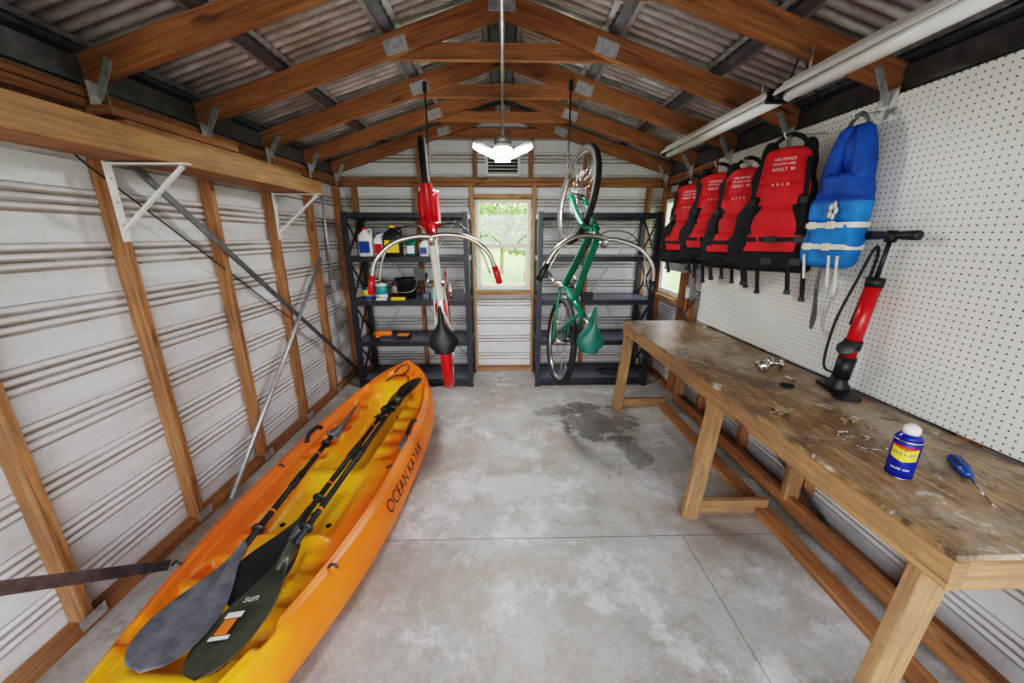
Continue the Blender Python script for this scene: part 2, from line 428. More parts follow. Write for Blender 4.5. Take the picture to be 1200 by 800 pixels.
def window(name,o,du,w,h,nrm):
    mb=MB(); o=Vector(o);du=Vector(du);n=Vector(nrm);up=Vector((0,0,1))
    def b(u0,u1,z0,z1,d0,d1,mat):
        c=o+du*((u0+u1)/2)+up*((z0+z1)/2)+n*((d0+d1)/2)
        e=[abs(du[i])*(u1-u0)+abs(n[i])*(d1-d0)+abs(up[i])*(z1-z0) for i in range(3)]
        mb.box(c,e,mat)
    t=.035
    b(0,t,0,h,-.02,.05,'vinyl');b(w-t,w,0,h,-.02,.05,'vinyl');b(t,w-t,0,t,-.02,.05,'vinyl');b(t,w-t,h-t,h,-.02,.05,'vinyl')
    m=h*.5; b(t,w-t,m-.022,m+.022,-.005,.04,'vinyl')
    b(t,t+.02,t,m,.01,.035,'white');b(w-t-.02,w-t,t,m,.01,.035,'white'); b(t,w-t,t,t+.02,.01,.035,'white')
    b(w/2-.03,w/2+.03,m+.022,m+.035,.0,.03,'white')
    b(t,w-t,t,h-t,.0,.004,'glass')
    return mb.obj(name)
window('window_2',(WX-.005,wy0,wz0),(0,1,0),wy1-wy0,wz1-wz0,(-1,0,0))
# ---- back wall with window and gable
bx0,bx1,bz0,bz1=-.31,.31,.99,1.99
mb=MB()
siding(mb,'y',-WX,bx0,0,PL,YB);siding(mb,'y',bx1,WX,0,PL,YB);siding(mb,'y',bx0,bx1,0,bz0,YB);siding(mb,'y',bx0,bx1,bz1,PL,YB)
rows=zrows(PL,2.93); rs=[]
for z in rows:
    hw=min(WX,max(.01,(2.775+.165-z)/RS)); rs.append([(-hw,YB-prof(z),z),(hw,YB-prof(z),z)])
mb.rings(rs,'siding',caps=False,smooth=False,ringclosed=False)
for a,b_,c,d in ((-WX,bx0,0,PL),(bx1,WX,0,PL),(bx0,bx1,0,bz0),(bx0,bx1,bz1,PL)):
    mb.box(((a+b_)/2,YB+.014,(c+d)/2),(b_-a,.012,d-c),'ext')
mb.add([(-WX,YB+.02,PL),(WX,YB+.02,PL),(WX,YB+.02,zr(WX)+.165),(0,YB+.02,2.94),(-WX,YB+.02,zr(WX)+.165)],[(0,1,2,3,4)],'ext')
wb=mb.obj('wall_back')
mb=MB(); ys=YB-.060
for x in (-1.62,-.95,-.345,.345,.95,1.62):
    mb.box((x,ys,1.08),(.04,.085,2.08),'wood' if abs(x)>.5 else 'woodl')
mb.box((0,ys,.02),(3.48,.085,.04),'wood'); mb.box((0,ys,2.14),(3.48,.085,.04),'wood'); mb.box((0,ys,2.182),(3.48,.085,.04),'wood')
mb.box((0,ys,.955),(.64,.085,.04),'wood'); mb.box((0,ys,2.02),(.64,.085,.045),'woodl')
for x in (-.3,.3,-.9,.9): mb.beam((x,ys,2.2),(x,ys,zr(x)+.05),.04,.085,'wood',(0,1,0))
mb.obj('studs',parent=wb,bevel=.003)
mb=MB()
mb.beam((-1.7,ys-.05,.1),(-.4,ys-.05,1.95),.006,.035,'galv',(0,1,0)); mb.beam((1.7,ys-.05,.1),(.4,ys-.05,1.95),.006,.035,'galv',(0,1,0))
mb.beam((-.4,ys-.045,.1),(-1.7,ys-.045,1.95),.006,.035,'galv',(0,1,0)); mb.beam((.4,ys-.045,.1),(1.7,ys-.045,1.95),.006,.035,'galv',(0,1,0))
mb.obj('bracing',parent=wb)
window('window_1',(bx0,YB+.01,bz0),(1,0,0),bx1-bx0,bz1-bz0,(0,-1,0))
mb=MB(); gz=2.39
for dx in (-.175,.175): mb.box((dx,YB-.03,gz),(.025,.04,.30),'white')
for dz in (-.15,.15): mb.box((0,YB-.03,gz+dz),(.375,.04,.025),'white')
for i in range(8): mb.beam((-.165,YB-.025,gz-.12+i*.034),(.165,YB-.025,gz-.12+i*.034),.035,.004,'white',(0,-.5,.8))
mb.box((0,YB-.012,gz),(.34,.004,.28),'hole_shade')  # dark sheet painted as the shade behind the louvres
mb.obj('gable_vent')
# ---- front wall with open doorway
mb=MB(); FO=1.45
for a,b_ in ((-WX,-FO),(FO,WX)): mb.box(((a+b_)/2,YF,1.1),(b_-a,.03,2.2),'white')
mb.add([(-WX,YF,2.12),(WX,YF,2.12),(WX,YF,zr(WX)+.16),(0,YF,2.93),(-WX,YF,zr(WX)+.16)],[(0,1,2,3,4)],'white')
mb.obj('wall_front')
# ---- roof deck
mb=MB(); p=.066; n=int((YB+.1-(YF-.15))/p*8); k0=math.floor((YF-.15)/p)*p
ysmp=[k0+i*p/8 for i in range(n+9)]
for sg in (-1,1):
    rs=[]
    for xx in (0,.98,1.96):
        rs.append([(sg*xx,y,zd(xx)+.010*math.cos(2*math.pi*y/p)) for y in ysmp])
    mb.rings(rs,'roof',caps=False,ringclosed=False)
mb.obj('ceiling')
mb=MB()
for sg in (-1,1):
    for xx in (.06,.64,1.26,1.80):
        z=zr(xx)+.135
        mb.beam((sg*xx,YF-.1,z),(sg*xx,YB-.03,z),.06,.022,'darksteel',(sg*RS,0,1))
        for q in(-.052,.052):
            mb.beam((sg*(xx+q),YF-.1,zr(xx+q)+.146),(sg*(xx+q),YB-.03,zr(xx+q)+.146),.03,.003,'galv',(sg*RS,0,1))
mb.obj('roof_purlin')
# ---- trusses
def plate(mb,c,w,h,d,rot=0):
    mb.beam((c[0],c[1]-d/2,c[2]),(c[0],c[1]+d/2,c[2]),w,h,'galv',(math.sin(rot),0,math.cos(rot)))
    for i in range(6):
        for j in range(4):
            u=(-.5+(i+.5)/6)*w; v=(-.5+(j+.5)/4)*h
            x=c[0]+u*math.cos(rot)+v*math.sin(rot); z=c[2]-u*math.sin(rot)+v*math.cos(rot)
            mb.box((x,c[1]-d/2-.001,z),(.003,.002,.008),'darksteel')
TRY=[y+.045 for y in STY]+[4.26]
for i,y in enumerate(TRY):
    mb=MB(); th=.038; dp=.115
    c=math.sqrt(1+RS*RS); off=dp/2*c
    for sg in (-1,1):
        mb.beam((sg*1.83,y,zr(1.83)+off),(sg*.0,y,zr(0)+off),th,dp,'woodroof',(0,0,1))
        plate(mb,(sg*.60,y,zr(.60)+.045),.13,.075,th+.006,rot=sg*.3)
        mb.box((sg*1.742,y+.022,2.20),(.006,.004,.15),'galv'); mb.box((sg*1.742,y-.04,2.17),(.004,.05,.12),'galv')
        mb.beam((sg*1.74,y-.022,2.17),(sg*1.66,y-.022,zr(1.66)+.06),.003,.035,'galv',(0,0,1))
    zc=zr(.62)+.045
    mb.beam((-.74,y+(.039),zc),(.74,y+.039,zc),.036,.085,'woodroof')
    plate(mb,(0,y,zr(0)+.06),.15,.07,th+.006)
    mb.obj('roof_truss',bevel=.003)
# conduit + lamp
mb=MB(); zc=zr(.62)-.01
mb.tube(bez([(0,YF+.1,zc),(0,0,zc),(0,1.5,zc),(0,2.6,zc),(0,2.83,zc-.01),(0,2.86,zc-.06),(0,2.86,2.27)],8),.011,'galv')
mb.obj('electrical_conduit')
mb=MB(); ly,lz=2.86,2.165
mb.lathe([(.055,.09),(.06,.08),(.06,.05),(.035,.045),(.035,-.0),(.05,-.01),(.05,-.035),(.0,-.04)],'galv',(0,ly,lz))
for k in range(4):
    a=R([180,0,90,270][k])
    tl=-24 if k<2 else -4
    X=Matrix.Translation((0,ly,lz-.02))@Matrix.Rotation(a,4,'Z')@Matrix.Translation((.045,0,0))@Matrix.Rotation(R(tl),4,'Y')
    mb.T=X
    def rr(x0,x1,w,z0,z1,mat):
        pol=[(x0,-w*.6),(x0+.03,-w),(x1-.04,-w),(x1,-w*.55),(x1,w*.55),(x1-.04,w),(x0+.03,w),(x0,w*.6)]
        mb.prism(pol,z0,z1,mat)
    rr(0,.175,.062,0,.018,'white'); rr(.010,.167,.055,-.020,0,'lamp')
    for q in range(5): mb.box((.03+.025*q,0,.026),(.004,.08,.016),'galv')
mb.T=Matrix(); mb.obj('garage_led_lamp')
# ---- shop lights
def shoplight(y0,y1,name):
    mb=MB(); x=1.33; z=2.235
    pol=[(-.068,-.004),(-.062,.012),(-.028,.05),(.028,.05),(.062,.012),(.068,-.004),(.060,-.004),(.024,.04),(-.024,.04),(-.060,-.004)]
    mb.T=Matrix.Translation((x,y0,z))@Matrix.Rotation(R(90),4,'X')@Matrix.Scale(-1,4,(0,0,1))
    mb.prism(pol,0,y1-y0,'white'); mb.T=Matrix()
    for yy in (y0,y1): mb.box((x,yy,z+.015),(.10,.02,.06),'black')
    mb.tube([(x,y0+.01,z-.004),(x,y1-.01,z-.004)],.026,'tube',16)
    for yy in (y0+.12,y1-.12):
        mb.tube([(x,yy,z+.05),(x,yy,zr(x)+.02)],.003,'galv',6)
    mb.obj(name)
shoplight(.75,1.95,'fluorescent_shop_light'); shoplight(2.02,3.24,'fluorescent_shop_light')
mb=MB()
mb.tube(bez([(1.40,1.985,2.27),(1.44,1.99,2.33),(1.40,2.0,2.42),(1.47,2.15,2.38),(1.5,2.3,2.33),(1.7,2.44,2.3)]),.004,'black',6)
mb.tube(bez([(1.52,2.2,2.40),(1.58,2.1,2.30),(1.63,2.2,2.24),(1.66,2.35,2.32)]),.0035,'black',6)
mb.obj('power_cord')
# ------------------------------------------------------------------ kayak (local y = distance along hull)
KA=.30; KB=3.50; KM=(KA+KB)/2; KH=(KB-KA)/2
def ks(y): return max(-.9995,min(.9995,(y-KM)/KH))
def kw(y):
    s=ks(y)
    return (.43*(1-s**3.2)**.58 if s>0 else .43*(1-abs(s)**2.0)**.90)+.004
def kg(y): return .27+.115*abs(ks(y))**3
def kb(y): return .004+.13*abs(ks(y))**6
def kz(y): return kb(y)+.45*(kg(y)-kb(y))
def sst(a,b,x):
    t=max(0,min(1,(x-a)/(b-a))); return t*t*(3-2*t)
def well(x,y,cx,cy,rx,ry,e=.05):
    return (1-sst(rx-e,rx+e*.3,abs(x-cx)))*(1-sst(ry-e,ry+e*.3,abs(y-cy)))
RIM=.84
def deckz(x,y):
    w=kw(y)*RIM; g=kg(y); u=min(1,abs(x)/max(w,.01))
    z=g+.010
    inner=1-sst(.84,.95,u)
    endf=(1-sst(3.02,3.12,y))*sst(.4,.55,y)
    z-=.042*inner*endf
    z-=.10*well(x,y,0,2.50,.15,.52)
    z-=.075*well(x,y,0,1.68,.21,.23,.08)
    z-=.10*well(x,y,0,1.12,.15,.25)
    z-=.06*well(x,y,0,.68,.16,.14,.06)
    for k in range(5):
        for sg in (-1,1): z-=.055*well(x,y,sg*.215,2.14+k*.17,.065,.055,.035)
    for k in range(3):
        for sg in (-1,1): z-=.05*well(x,y,sg*.195,.97+k*.15,.06,.05,.03)
    z+=.05*well(x,y,0,1.42,.22,.03,.05)
    if y>3.0:
        z+=.03*sst(3.05,3.25,y)*(1-u*u)
        r=math.hypot(x/.12,(y-3.24)/.09); z-=.03*(1-sst(.8,1.1,r))
    z-=.012*sst(.95,1,u)
    return z
def hull(y,q):
    w=kw(y);g=kg(y);b=kb(y);zm=kz(y)
    if q<.5:
        f=q*math.pi; return w*math.sin(f)**.6, b+(zm-b)*(1-max(0,math.cos(f))**.8)
    f=(q-.5)*math.pi; return w*(RIM+(1-RIM)*math.cos(f)), zm+(g-.002-zm)*math.sin(f)
ny=300; nx=96; nh=20
rs=[]
for i in range(ny+1):
    s=i/ny; e=.06
    if s<e or s>1-e: y=KA+(KB-KA)*(.5-.5*math.cos(math.pi*s))
    else:
        c0=.5-.5*math.cos(math.pi*e); y=KA+(KB-KA)*(c0+(1-2*c0)*(s-e)/(1-2*e))
    y=max(KA+.0005,min(KB-.0005,y)); w=kw(y)*RIM; ring=[]
    for j in range(nx+1):
        x=-w+2*w*j/nx; ring.append((x,y,deckz(x,y)))
    for j in range(1,nh):
        x,z=hull(y,1-j/nh); ring.append((x,y,z))
    x,z=hull(y,0); ring.append((0,y,z))
    for j in range(nh-1,0,-1):
        x,z=hull(y,1-j/nh); ring.append((-x,y,z))
    rs.append(ring)
mb=MB(); mb.rings(rs,'kayak')
kay=bpy.data.objects.new('kayak',None); scene.collection.objects.link(kay)
an=-.042; kay.rotation_euler=(0,0,an)
kay.location=(-1.005-(-math.sin(an)*2.2),2.2-math.cos(an)*2.2,0)
mb.obj('hull',parent=kay)
mb=MB()
def tmap(v):
    y=1.98+v.x; f=.62+v.y/.115
    x,z=hull(y,.5+f/math.pi)
    return Vector((x+.005*math.cos(f),y,z+.005*math.sin(f)))
mb.text('OCEAN KAYAK',.092,None,'black',fn=tmap)
def handle(x,y,rot):
    mb.T=Matrix.Translation((x,y,deckz(x,y)+.0))@Matrix.Rotation(rot,4,'Z')
    mb.tube(bez([(0,-.09,0),(0,-.06,.028),(0,0,.036),(0,.06,.028),(0,.09,0)],6),.013,'black',8)
    for s_ in(-.09,.09): mb.lathe([(.018,-.004),(.018,.008),(0,.01)],'black',(0,s_,0),14)
    mb.T=Matrix()
handle(.33,2.42,0);handle(-.33,2.32,0)
mb.tube(bez([(-.07,3.28,.37),(-.03,3.36,.40),(.02,3.40,.40),(.05,3.33,.385),(.02,3.24,.365),(-.04,3.2,.365),(-.09,3.12,.35)]),.008,'black',8)
mb.tube(bez([(.02,3.24,.37),(.08,3.2,.36),(.10,3.13,.35)]),.006,'black',8)
for x,y in ((.1,2.1),(-.1,2.1),(.1,2.8),(-.1,2.8),(0,1.68),(.12,1.6),(-.12,1.6),(0,1.1)):
    mb.lathe([(.014,-.002),(.014,.002),(0,.0021)],'hole_shade',(x,y,deckz(x,y)+.001),14)  # scupper holes as flat discs, their inner shade painted dark
for y in (1.95,1.25):
    for sg in(-1,1):
        z=deckz(sg*.33,y); mb.tube(bez([(sg*.33-.02,y,z),(sg*.33,y,z+.018),(sg*.33+.02,y,z)],4),.006,'black',6)
mb.T=Matrix.Translation((.335,2.20,deckz(.335,2.20)+.004)); mb.prism([(-.012,-.07),(.012,-.07),(.014,.05),(0,.075),(-.014,.05)],0,.02,'padgrey'); mb.T=Matrix()
mb.obj('deck_fittings',parent=kay)
# ------------------------------------------------------------------ paddles
def paddle(p0,p1,blade,shaft,roll0,roll1,label=False,name='kayak_paddle'):
    mb=MB(); p0=Vector(p0);p1=Vector(p1);d=(p1-p0);Ln=d.length;d.normalize()
    q=Vector((1,0,0)).rotation_difference(d)
    B=Matrix.Translation(p0)@q.to_matrix().to_4x4(); BL=.47
    mb.T=B
    mb.tube([(BL*.75,0,0),(Ln-BL*.75,0,0)],.0145,shaft,14)
    mb.tube([(Ln/2-.06,0,0),(Ln/2+.06,0,0)],.019,'black',14)
    for xx in (BL+.09,Ln-BL-.09): mb.lathe([(.015,0),(.028,.003),(.028,.01),(.015,.013)],'black',(xx,0,0),16,axis=(1,0,0))
    mb.tube([(BL+.2,0,0),(BL+.212,0,0)],.0155,'orange',14); mb.tube([(Ln-BL-.2,0,0),(Ln-BL-.212,0,0)],.0155,'orange',14)
    for end,roll in ((0,roll0),(1,roll1)):
        if end==0: X=B@Matrix.Rotation(roll,4,'X')
        else: X=B@Matrix.Translation((Ln,0,0))@Matrix.Rotation(math.pi,4,'Z')@Matrix.Rotation(roll,4,'X')
        mb.T=X; rs=[]
        for i in range(29):
            s=i/28; x=BL*s
            wt=.105*(1-(1-min(1,s/.3))**2.2)**.5 if s<.3 else .105*(1-.85*sst(.3,1,s)**1.1)
            as_=.012*(1-s)
            cv=.014*math.sin(math.pi*s)
            th=.0035+.0105*sst(.35,1,s)
            ring=[]
            for j in range(24):
                a=2*math.pi*j/24; cy=math.cos(a); sy=math.sin(a)
                rib=1+1.6*math.exp(-(cy*wt/.012)**2)*(s>.05)
                ring.append((x,wt*cy+as_,th*sy*rib-cv+.008*(cy*wt/.09)**2))
            rs.append(ring)
        mb.rings(rs,blade)
        if label and end==0:
            mb.box((.15,.035,.0055),(.05,.045,.002),'orange'); mb.box((.19,.035,.0045),(.02,.06,.002),'white'); mb.box((.115,.03,.0045),(.012,.07,.002),'white')
            mb.text('sun',.04,Matrix.Translation((.235,.0,.016))@Matrix.Rotation(R(-90),4,'Z'),'white')
    mb.T=Matrix(); return mb.obj(name)
paddle((-.965,1.03,.325),(-.87,2.98,.355),'padblack','black',R(10),R(35))
paddle((-1.06,.80,.37),(-1.15,2.64,.335),'padgrey','black',R(5),R(48))
paddle((-.885,.775,.375),(-.79,3.02,.405),'padolive','black',R(-12),R(20),True)
# ------------------------------------------------------------------ workbench
mb=MB(); x0,x1,y0,y1,H=1.088,1.73,.69,3.27,.86
mb.box(((x0+x1)/2,(y0+y1)/2,H-.009),(x1-x0,y1-y0,.018),'benchtop')
mb.box((x0+.025,(y0+y1)/2,H-.065),(.038,y1-y0,.09),'woodbench')
mb.box((x1-.02,(y0+y1)/2,H-.065),(.038,y1-y0,.09),'woodbench')
for y in (y0+.02,y1-.02,1.75,2.5): mb.box(((x0+x1)/2,y,H-.065),(x1-x0-.09,.038,.09),'woodbench')
for y in (y0+.075,1.80,y1-.03):
    w=.09
    mb.beam((x0+.066,y,H-.02),(x0+.0,y,.0),.038,w,'woodbench',(1,0,0))
    mb.box(((x0+1.56)/2-.005,y+.038,.045),(1.56-x0+.03,.038,.088),'woodbench')
    mb.beam((x1-.065,y,H-.02),(x1-.065,y,.12),.09,.038,'woodbench',(0,1,0))
mb.box((1.535,(y0+y1)/2,.02),(.085,y1-y0+.2,.038),'wood')
mb.box((1.66,(y0+y1)/2,.105),(.038,y1-y0,.088),'wood')
mb.obj('workbench',bevel=.003)
def spray_can(x,y):
    mb=MB(); r=.033
    mb.lathe([(.0,0),(r*.9,0),(r,.004),(r,.006)],'steel',(x,y,H))
    mb.lathe([(r,.006),(r,.03),(r,.128),(r*.97,.134)],'bluecan',(x,y,H))
    mb.lathe([(r*.97,.134),(r*.9,.142),(r*.72,.148),(r*.7,.150)],'bluecan',(x,y,H))
    mb.lathe([(r+.0004,.126),(r+.0004,.131)],'steel',(x,y,H))
    mb.lathe([(r*.62,.148),(r*.62,.168),(r*.55,.172),(r*.3,.180),(0,.181)],'white',(x,y,H))
    a=math.atan2(-y,-x)
    def band(z0,z1,h0,mat,off):
        rs=[]
        for i in range(17):
            q=-1+2*i/16; aa=a+q*h0
            zz0=z0-.010*(1-abs(q)); rs.append([(x+(r+off)*math.cos(aa),y+(r+off)*math.sin(aa),H+zz0),(x+(r+off)*math.cos(aa),y+(r+off)*math.sin(aa),H+z1)])
        mb.rings(rs,mat,caps=False,ringclosed=False)
    band(.072,.110,1.0,'yellow',.0006); band(.110,.115,1.0,'red',.0006)
    def fn(v):
        aa=a+v.x/(r); return Vector((x+(r+.0012)*math.cos(aa),y+(r+.0012)*math.sin(aa),H+.088+v.y))
    mb.text('WD-40',.0185,None,'bluecan',fn=fn)
    def fn2(v):
        aa=a+v.x/(r); return Vector((x+(r+.0012)*math.cos(aa),y+(r+.0012)*math.sin(aa),H+.038+v.y))
    mb.text('multi use',.012,None,'white',fn=fn2)
    mb.obj('spray_can')
spray_can(1.265,1.0)
mb=MB(); p=Vector((1.515,1.06,H+.022)); q=Vector((1.375,.84,H+.008)); d=(q-p).normalized()
hl=[(0.0,0),(.013,.001),(.018,.006),(.0195,.02),(.018,.04),(.0195,.07),(.018,.085),(.012,.095),(.013,.105),(.007,.11)]
mb.lathe(hl,'blue',p,20,axis=d)
for k in range(6):
    a=k*math.pi/3+.5; u=d.orthogonal().normalized(); w=d.cross(u); o=(u*math.cos(a)+w*math.sin(a))*.0162
    mb.tube([p+o+d*.015,p+o+d*.08],.0038,'black',8)
mb.tube([p+d*.10,q-d*.01],.0038,'steel',10); mb.beam(q-d*.012,q,.008,.0015,'steel')
mb.obj('screwdriver')
def knob(x,y,ax):
    mb=MB(); c=Vector((x,y,H+.034))
    mb.lathe([(.0,0),(.034,0),(.034,.006),(.026,.012),(.013,.014),(.012,.034),(.018,.038),(.028,.048),(.031,.060),(.027,.072),(.016,.077),(0,.078)],'steel',c,28,axis=ax)
    mb.lathe([(.007,.077),(.006,.0785),(0,.079)],'black',c,12,axis=ax)
    mb.obj('door_knob')
knob(1.48,1.98,(-.4,-.9,.0)); knob(1.60,1.98,(-.9,.35,.0))
mb=MB(); mb.torus((1.45,1.73,H+.005),.028,.005,'black','z',32,8); mb.box((1.45,1.73,H+.004),(.055,.006,.004),'black'); mb.box((1.47,1.76,H+.004),(.01,.05,.004),'steel'); mb.obj('door_latch_ring')
mb=MB(); mb.box((1.53,1.82,H+.005),(.022,.06,.008),'steel'); mb.box((1.53,1.79,H+.010),(.012,.016,.010),'steel'); mb.obj('door_latch')
def keys(x,y,seed,sc=1.15):
    rnd=random.Random(seed); mb=MB(); mb.torus((x,y,H+.004),.016,.0015,'steel','z',28,6)
    for k in range(5):
        a=rnd.uniform(0,6.28); mb.T=Matrix.Translation((x+.014*math.cos(a),y+.014*math.sin(a),H+.0015+k*.0024))@Matrix.Rotation(a,4,'Z')@Matrix.Scale(sc,4)
        m='steel' if k%2 else 'brass'
        mb.prism([(.0,-.005),(.006,-.012),(.016,-.013),(.023,-.008),(.026,-.004),(.055,-.004),(.058,0),(.055,.0035),(.05,.002),(.046,.004),(.041,.002),(.036,.004),(.031,.004),(.026,.004),(.023,.008),(.016,.013),(.006,.012),(0,.005)],0,.002,m)
    mb.T=Matrix(); mb.obj('key_ring')
keys(1.23,1.45,3,1.3); keys(1.44,1.38,5,1.3)
mb=MB()
for k in range(9):
    a=random.uniform(0,3); x=1.34+random.uniform(-.07,.07);y=1.2+random.uniform(-.07,.08); d=Vector((math.cos(a),math.sin(a),0))
    c=Vector((x,y,H+.0045)); mb.tube([c,c+d*.028],.0026,'steel',8); mb.lathe([(0,-.001),(.004,0),(.0045,.002),(0,.003)],'steel',c,10,axis=d)
mb.obj('loose_screws')
# pump
mb=MB(); px,py=1.655,1.67; top=Vector((1.695,1.64,1.60)); base=Vector((px,py,H+.03)); ax=(top-base).normalized()
mb.T=Matrix.Translation((px,py,H))@Matrix.Rotation(R(70),4,'Z')
mb.prism([(-.14,-.03),(-.12,-.05),(-.03,-.035),(.03,-.035),(.10,-.05),(.12,-.03),(.12,.03),(.10,.05),(.03,.035),(-.03,.035),(-.12,.05),(-.14,.03)],0,.012,'black')
mb.lathe([(.052,.01),(.047,.03),(.036,.05),(.032,.09),(.0,.09)],'black')
mb.T=Matrix()
def A(t): return base+ax*t
mb.tube([A(.04),A(.15)],.036,'black',20)
mb.tube([A(.12),A(.50)],.030,'red',20); mb.tube([A(.49),A(.53)],.034,'black',20)
mb.tube([A(.19),A(.235)],.0365,'black',20); mb.tube([A(.53),A(.70)],.009,'black',10)
g=A(.20)+Vector((-.045,-.02,0)); mb.lathe([(0,-.012),(.034,-.012),(.036,0),(.034,.012),(.03,.014)],'black',g,24,axis=(-.7,-.7,.35))
hc=A(.715); hv=Vector((-.1,-1,0)).normalized()
mb.tube([hc-hv*.125,hc-hv*.12,hc-hv*.06,hc-hv*.02,hc+hv*.02,hc+hv*.06,hc+hv*.12,hc+hv*.125],[.014,.020,.018,.014,.014,.018,.020,.014],'black',14)
mb.lathe([(.02,-.03),(.024,.0),(.02,.02)],'black',hc,16,axis=ax)
mb.tube(bez([A(.06)+Vector((-.03,0.02,0)),A(.1)+Vector((-.06,.05,0)),A(.3)+Vector((-.04,.085,0)),A(.5)+Vector((-.03,.06,0)),A(.66)+Vector((-.02,.035,0)),A(.60)+Vector((.01,.04,0)),A(.3)+Vector((.0,.045,0))]),.006,'rubber',8)
mb.obj('bicycle_floor_pump')
# ------------------------------------------------------------------ life vests
def vest(y,rot,colc,cols,w=1.0,h=1.0,child=False,x=1.66,ztop=2.05,name='life_vest',ph=0):
    mb=MB(); HH=.64*h
    mb.T=Matrix.Translation((x,y,ztop))@Matrix.Rotation(rot,4,'Z')@Matrix.Translation((0,0,-HH))@Matrix.Diagonal((w,.9 if not child else .8,h,1))
    def ring(z,cx,hw,th,cy=0,n=44,e=.62):
        o=[]
        for j in range(n):
            a=2*math.pi*j/n; c=math.cos(a); s=math.sin(a)
            o.append((cx+hw*math.copysign(abs(c)**e,c),cy+th*math.copysign(abs(s)**e,s),z))
        return o
    if child:
        P=[(0,.15),(.012,.185),(.04,.205),(.12,.215),(.22,.218),(.30,.205),(.36,.18),(.40,.165),(.425,.15),(.435,.12)]; ZT_=.435
    else:
        P=[(0,.165),(.012,.19),(.04,.205),(.12,.212),(.22,.210),(.29,.192),(.35,.162),(.40,.145),(.47,.142),(.54,.138),(.585,.12),(.61,.09),(.62,.05)]; ZT_=.62
    zs=sub(0,ZT_,80); rs=[]
    for z in zs:
        for i in range(len(P)-1):
            if P[i][0]<=z<=P[i+1][0]+1e-9:
                t=(z-P[i][0])/(P[i+1][0]-P[i][0]); hw=P[i][1]+(P[i+1][1]-P[i][1])*t; break
        th=.082*min(1,(z+.004)/.03)**.5*min(1,(ZT_+.012-z)/.03)**.5
        if not child: th*=1-.45*sst(.33,.6,z)
        for cz in (.095,.215,.33,.455): th-=.017*math.exp(-((z-cz)/.008)**2)*(1 if cz<ZT_ else 0)
        ri=ring(z,0,hw,th)
        ri=[(px_+.010*math.sin(z*31+px_*20+ph),py_+.007*math.sin(px_*45+z*19+ph*2),z) for px_,py_,_ in ri]
        rs.append(ri)
    n=44
    def cm(i):
        j=i%n; k=i//n; z=zs[min(k,80)]; a=2*math.pi*(j+.5)/n; c=abs(math.cos(a))**.62
        lim=.60+.12*math.sin(z*12+ph*.3) if not child else .70
        if child: return cols if (z<.30) else colc
        if z<.105: return cols
        if c>lim and z<.38: return cols
        if c>.86: return cols
        return colc
    mb.rings(rs,cm)
    if child:
        for sg in(-1,1):
            rs=[]
            for i in range(17):
                t=i/16; z=.40+.235*t; cx=sg*(.115-.06*t*t); hw=.066-.012*t; th=.06*(1-.5*t*t)
                if i==16: hw*=.6; th*=.6
                rs.append(ring(z,cx,hw,th,e=.75,n=24))
            mb.rings(rs,colc)
    else:
        for sg in(-1,1):
            mb.tube(bez([(sg*.10,.03,.50),(sg*.100,.0,.60),(sg*.085,.01,.635),(sg*.07,.05,.60),(sg*.07,.06,.5)],6),.024,'blackfab',10)
            # shoulder adjuster webbing running down the panel
            for fs_ in (-1,1):
                mb.beam((sg*.105,fs_*.060,.56),(sg*.125,fs_*.094,.24),.022,.004,'blackfab',(0,1,0))
                mb.box((sg*.115,fs_*.086,.36),(.034,.012,.03),'black')
    for zb in (.06,.17) if not child else (.10,.20):
        hw=.222; r1=ring(zb-.012,0,hw,.0875,e=.62);r2=ring(zb+.012,0,hw,.0875,e=.62)
        mb.rings([r1,r2],'blackfab' if not child else 'cream',caps=False)
        for s2 in (-1,1):
            for bx in ((0,.13) if not child else (-.10,.06)):
                mb.box((bx,s2*.092,zb),(.05,.018,.034),'black' if not child else 'vinyl')
    for bx,l in ((.10,.15),(-.12,.12),(.17,.18)):
        mb.beam((bx,-.088,.06),(bx+.02,-.07,.06-l),.022,.002,'blackfab' if not child else 'cream',(0,1,0))
        if not child: mb.box((bx+.02,-.07,.05-l),(.03,.010,.022),'black')
    if not child:
        for rt in (0,math.pi):
            def tm(zz):
                return Matrix.Rotation(rt,4,'Z')@Matrix.Translation((0,-.068-.014*(.54-zz)/.1,zz))@Matrix.Rotation(R(90),4,'X')
            mb.text('USE DEVICE',.018,tm(.56),'white')
            mb.text('FOLLOW LABEL',.014,tm(.538),'white')
            mb.text('ADULT  90',.021,tm(.512),'white')
            mb.text('A  B  C  D',.018,tm(.44),'white')
    else:
        for a in range(5):
            mb.lathe([(.020,0),(0,.002)],'white',(.05+.026*math.cos(a*1.256),-.092,.265+.026*math.sin(a*1.256)),12,axis=(0,-1,0))
        rs=[]
        for i in range(19):
            t=i/18; z=.44+.20*t; q=math.sin(math.pi*min(.97,max(.06,t)))**.5; rs.append(ring(z,0,.13*q,.045*q,cy=.02,e=.8))
        mb.rings(rs,colc)
    mb.tube(bez([(-.085,0,.615),(-.05,0,.66),(0,0,.68),(.05,0,.66),(.085,0,.615)],8),.011,'blackfab' if not child else 'padgrey',8)
    mb.T=Matrix()
    mb.tube(bez([(1.738,y,ztop+.05),(x,y,ztop+.038),(x-.03,y,ztop+.022),(x-.045,y,ztop+.055)],8),.004,'galv',8)
    return mb.obj(name)
vest(3.16,R(-48),'redfab','blackfab',x=1.53,ztop=2.02,ph=1.0)
vest(2.82,R(-40),'redfab','blackfab',x=1.54,ztop=2.05,ph=2.3)
vest(2.50,R(-52),'redfab','blackfab',x=1.54,ztop=2.03,ph=3.9)
vest(2.17,R(-46),'redfab','blackfab',w=1.02,h=1.06,x=1.55,ztop=2.08,ph=5.2)
